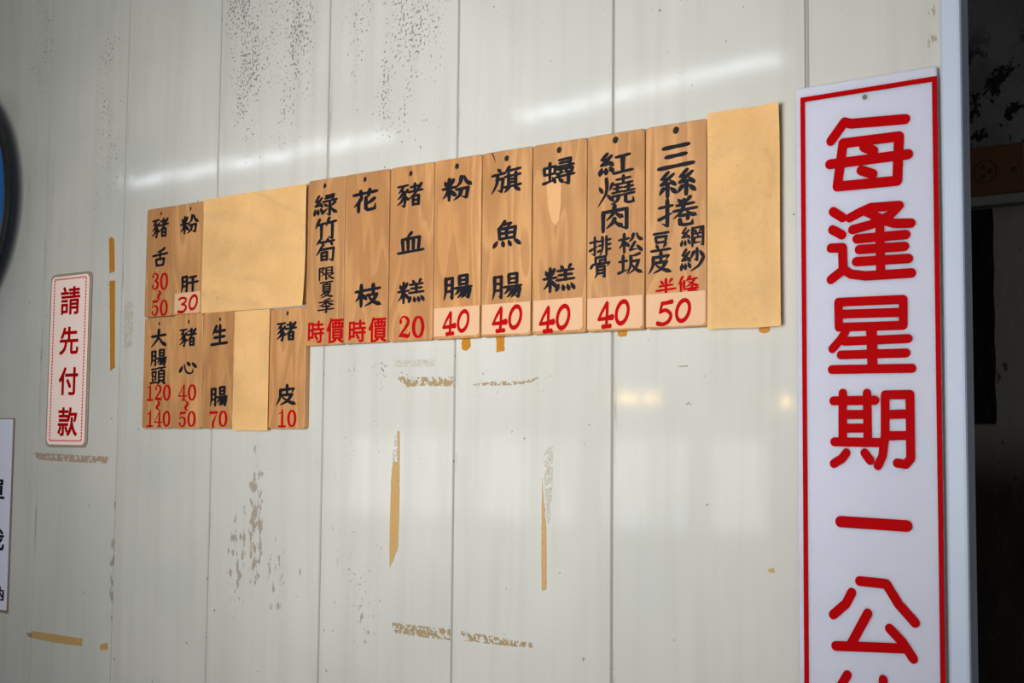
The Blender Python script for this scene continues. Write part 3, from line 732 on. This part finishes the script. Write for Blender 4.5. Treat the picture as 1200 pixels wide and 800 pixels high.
GONG = (Z3, 40, [[(227, 447), (205, 490), (155, 533)], [(258, 402), (362, 413), (410, 492), (475, 565)], [(290, 528), (225, 648)], [(165, 655), (430, 665)], [(375, 587), (425, 640), (468, 706)]])
XIU = (Z3, 38, [[(210, 768), (150, 870)], [(190, 830), (190, 1030)], [(255, 868), (470, 862)], [(350, 786), (352, 1030)], [(345, 880), (310, 950), (245, 1000)], [(358, 880), (400, 950), (470, 1000)]])
for fn, w, paths in (MEI, FENG, XING, QI, YI, GONG, XIU):
    ink = Ink(YS-.0007)
    for P in paths:
        q = [at(*fn(x, y), YS-.0007) for x, y in P]
        c0 = fn(P[0][0], P[0][1]); wr = (at(c0[0], c0[1]+w*(.3375 if fn is Z1 else .3), YS).z-at(c0[0], c0[1], YS).z)
        pts = [(p.x, p.z) for p in q]
        ink.path(pts, [abs(wr)*.98]*len(pts))
    ink.build('sign_character', MAT['sgnred'], e)

# ------------------------------------------------------------------ pay-first plaque
YP = -.0052
x0, x1, z0, z1 = -1.1870, -1.0480, 1.5700, 1.9190
e = empty('wall_plaque', ((x0+x1)/2, -.0006, z0), 'small white plaque with four red characters and dashed red border on the left', 'sign')
link('backing', plate_mesh('backing', [rrect(x0, x1, z0, z1, .014)], -.0040, -.0006, .0008), MAT['edge'], e)
link('face', plate_mesh('face', [rrect(x0+.0055, x1-.0055, z0+.005, z1-.005, .011)], YP, -.0042, .0004), MAT['plate'], e)
bm = bmesh.new(); yy = YP-.0003
a0, a1, b0, b1 = x0+.0165, x1-.0150, z0+.013, z1-.011
def dashes(p, q, n):
    for k in range(n):
        s0, s1 = (k+.12)/n, (k+.80)/n
        xa, xb = p[0]+(q[0]-p[0])*s0, p[0]+(q[0]-p[0])*s1; za, zb = p[1]+(q[1]-p[1])*s0, p[1]+(q[1]-p[1])*s1
        if p[0] == q[0]: quad = ((xa-.0019, za), (xa+.0019, za), (xa+.0019, zb), (xa-.0019, zb))
        else: quad = ((xa, za-.0016), (xb, za-.0016), (xb, za+.0016), (xa, za+.0016))
        bm.faces.new([bm.verts.new((x, yy, z)) for x, z in quad])
dashes((a0, b0), (a0, b1), 52); dashes((a1, b0), (a1, b1), 52); dashes((a0, b0), (a1, b0), 15); dashes((a0, b1), (a1, b1), 15)
me = bpy.data.meshes.new('dashed_border'); bm.to_mesh(me); bm.free(); link('dashed_border', me, MAT['pink'], e)
font_part('printed_character', [('請', (71, 335.5, 93.8, 368.5)), ('先', (69.7, 382.5, 92, 415.6)), ('付', (68.8, 430, 91.3, 463)), ('款', (67.5, 477, 90.6, 511))], YP-.0004, .028, MAT['sgnred'], e)

# ------------------------------------------------------------------ poster cut by the left edge
xr = -1.3040; zt, zb = 1.6280, 1.2260
e = empty('wall_poster', (xr-.14, -.0006, zb), 'pale laminated notice with black characters cut off by the left edge of view', 'poster')
link('backing', box_mesh('backing', xr-.29, xr, -.0020, -.0006, zb, zt, .0004), MAT['postedge'], e)
link('sheet', box_mesh('sheet', xr-.287, xr-.0045, -.0030, -.0021, zb+.006, zt-.002, .0002), MAT['poster'], e)
font_part('printed_character', [('單', (-20, 561, 5.5, 588)), ('我', (-20, 618, 5, 644)), ('納', (-13, 686, 4.6, 703))], -.0034, .03, MAT['ink'], e)

# ------------------------------------------------------------------ blue disc, far left
cx, cz, rr = at(6, 228, -.06).x-.285, at(6, 228, -.06).z, .285
e = empty('round_sign', (cx, -.0006, cz), 'round blue disc with a black rim standing off the wall at the left edge', 'sign')
link('drum', plate_mesh('drum', [circ(cx, cz, rr*.72, 96)], -.052, -.0006, .002), MAT['black'], e)
link('face', plate_mesh('face', [circ(cx, cz, rr-.004, 96)], -.0606, -.050, .001), MAT['blue'], e)
link('rim', plate_mesh('rim', [circ(cx, cz, rr+.0005, 96), circ(cx, cz, rr-.0035, 96)], -.0615, -.049, .001), MAT['black'], e)

# ------------------------------------------------------------------ leftover tape and glue on the wall
def tape(pts, mat, label, name='tape_strip', rag=.0012, th=.0004, group='leftover tape on the wall'):
    P = [at(x, y, 0) for x, y in pts]; out = []
    for a, b in zip(P, P[1:]+P[:1]):
        L = (b-a).length; n = max(1, int(L/.004))
        short = L < .03
        for k in range(n):
            q = a.lerp(b, k/n); j = rag*(1.0 if short else .35)
            out.append((q.x+random.uniform(-j, j), q.z+random.uniform(-j, j)))
    cx = sum(p[0] for p in out)/len(out); zb = min(p[1] for p in out)
    if mat in (R2, F2, P2): th = .00012
    me = plate_mesh(name, [out], -.0002-th, -.0002)
    o = link(name, me, mat, origin=(cx, -.0002, zb))
    tag(o, label, 'tape', group)
A_, T_, R2, F2, P2 = MAT['amber'], MAT['tan'], MAT['res'], MAT['fade'], MAT['purple']
tape([(128, 279), (131, 277), (134, 280), (134.6, 318), (128.6, 320.5)], A_, 'short amber tape piece above the long amber strip, right of the pay plaque')
tape([(128.6, 329), (135, 328.6), (134.6, 431), (129.4, 434)], A_, 'long amber tape strip right of the pay plaque')
tape([(146, 355), (156, 352), (155, 406), (145, 409)], F2, 'faint grey tape mark between amber strip and left menu tags')
tape([(541, 396), (551.4, 396), (551.6, 407), (547, 410.5), (542, 409)], A_, 'amber tape tab under the first paper price 40')
tape([(581, 394), (591.6, 394), (591.6, 411), (582.6, 412)], A_, 'amber tape tab under the cracked tag')
tape([(723.6, 387), (735, 386.5), (734.6, 394), (728, 395.4), (724, 394)], A_, 'small amber tape tab under the right end tag priced 40')
tape([(889.6, 383), (902, 382.6), (902.4, 388), (898, 389), (895, 391), (890, 389)], A_, 'small torn amber tape under the tall blank paper')
tape([(463, 421.5), (509, 421), (509, 429), (463, 430)], F2, 'faint grey tape rectangle just below the tag priced 20')
tape([(462.5, 441), (475, 442), (490, 441.6), (533, 441), (532, 452.5), (490, 452), (478, 453), (470, 447)], R2, 'brown glue band below the tag priced 20, left of the seam', 'tape_residue')
tape([(554, 450), (580, 446.6), (610, 447), (630.5, 441.8), (629, 446), (606, 451), (580, 451.6), (556, 451.5)], R2, 'brown glue smear right of the seam below the cracked tag', 'tape_residue')
tape([(466, 505), (468.6, 506), (468.4, 545), (468, 600), (466.6, 640), (463, 652), (457, 665), (456.4, 640), (458.6, 560), (460, 542), (466, 541)], T_, 'long tan tape strip hanging below the brown glue band')
tape([(461.4, 520), (465.5, 506), (465.6, 540), (459.6, 541)], F2, 'faint upper end of the long tan tape strip', 'tape_residue')
tape([(635.6, 560), (637.6, 590), (640, 612), (640.6, 640), (640.4, 690), (635, 692), (634.6, 640), (635, 600)], T_, 'narrow tan tape strip, right one of the two long tan strips')
tape([(637.5, 530), (648, 522), (647, 580), (643, 620), (641, 608), (638.6, 580)], F2, 'faint streak of glue beside the top of the narrow tan strip', 'tape_residue')
tape([(40, 530), (127, 535), (126, 543), (105, 542), (80, 541), (60, 539.6), (44, 538)], P2, 'ragged purple brown glue band below the pay plaque', 'tape_residue')
tape([(37, 739), (97, 748), (96, 757), (60, 752), (37, 747)], T_, 'tan tape scrap at the lower left near the poster')
tape([(31, 741), (36, 741), (36, 746), (33, 746)], MAT['edge'], 'tiny dark scrap at the left end of the lower tan tape', rag=.0006)
tape([(117, 756), (126, 752), (127, 761), (118, 762)], T_, 'tiny tan scrap beside the seam at lower left', rag=.0008)
tape([(459, 729), (528, 737), (528, 750), (500, 747), (462, 741)], R2, 'patchy tan glue band at the bottom, left of the seam', 'tape_residue')
tape([(540, 739), (600, 749), (624, 753), (624, 759), (590, 756), (541, 750)], R2, 'patchy tan glue band at the bottom, right of the seam', 'tape_residue')
tape([(899, 667), (906, 665), (908, 670), (903, 672)], T_, 'tiny brown fleck on the wall left of the big sign', rag=.0006)
tape([(795, 428.6), (806, 428.2), (806, 429.6), (796, 430)], MAT['edge'], 'short dark dash shaped scrap on the wall below the tag priced 50', rag=.0003)
tape([(803.6, 473.4), (807, 470.8), (810.6, 474), (809.4, 474.8), (807, 472.4), (804.6, 474.4)], MAT['edge'], 'tiny dark chevron shaped scrap right of the two warm reflections', rag=.0002)
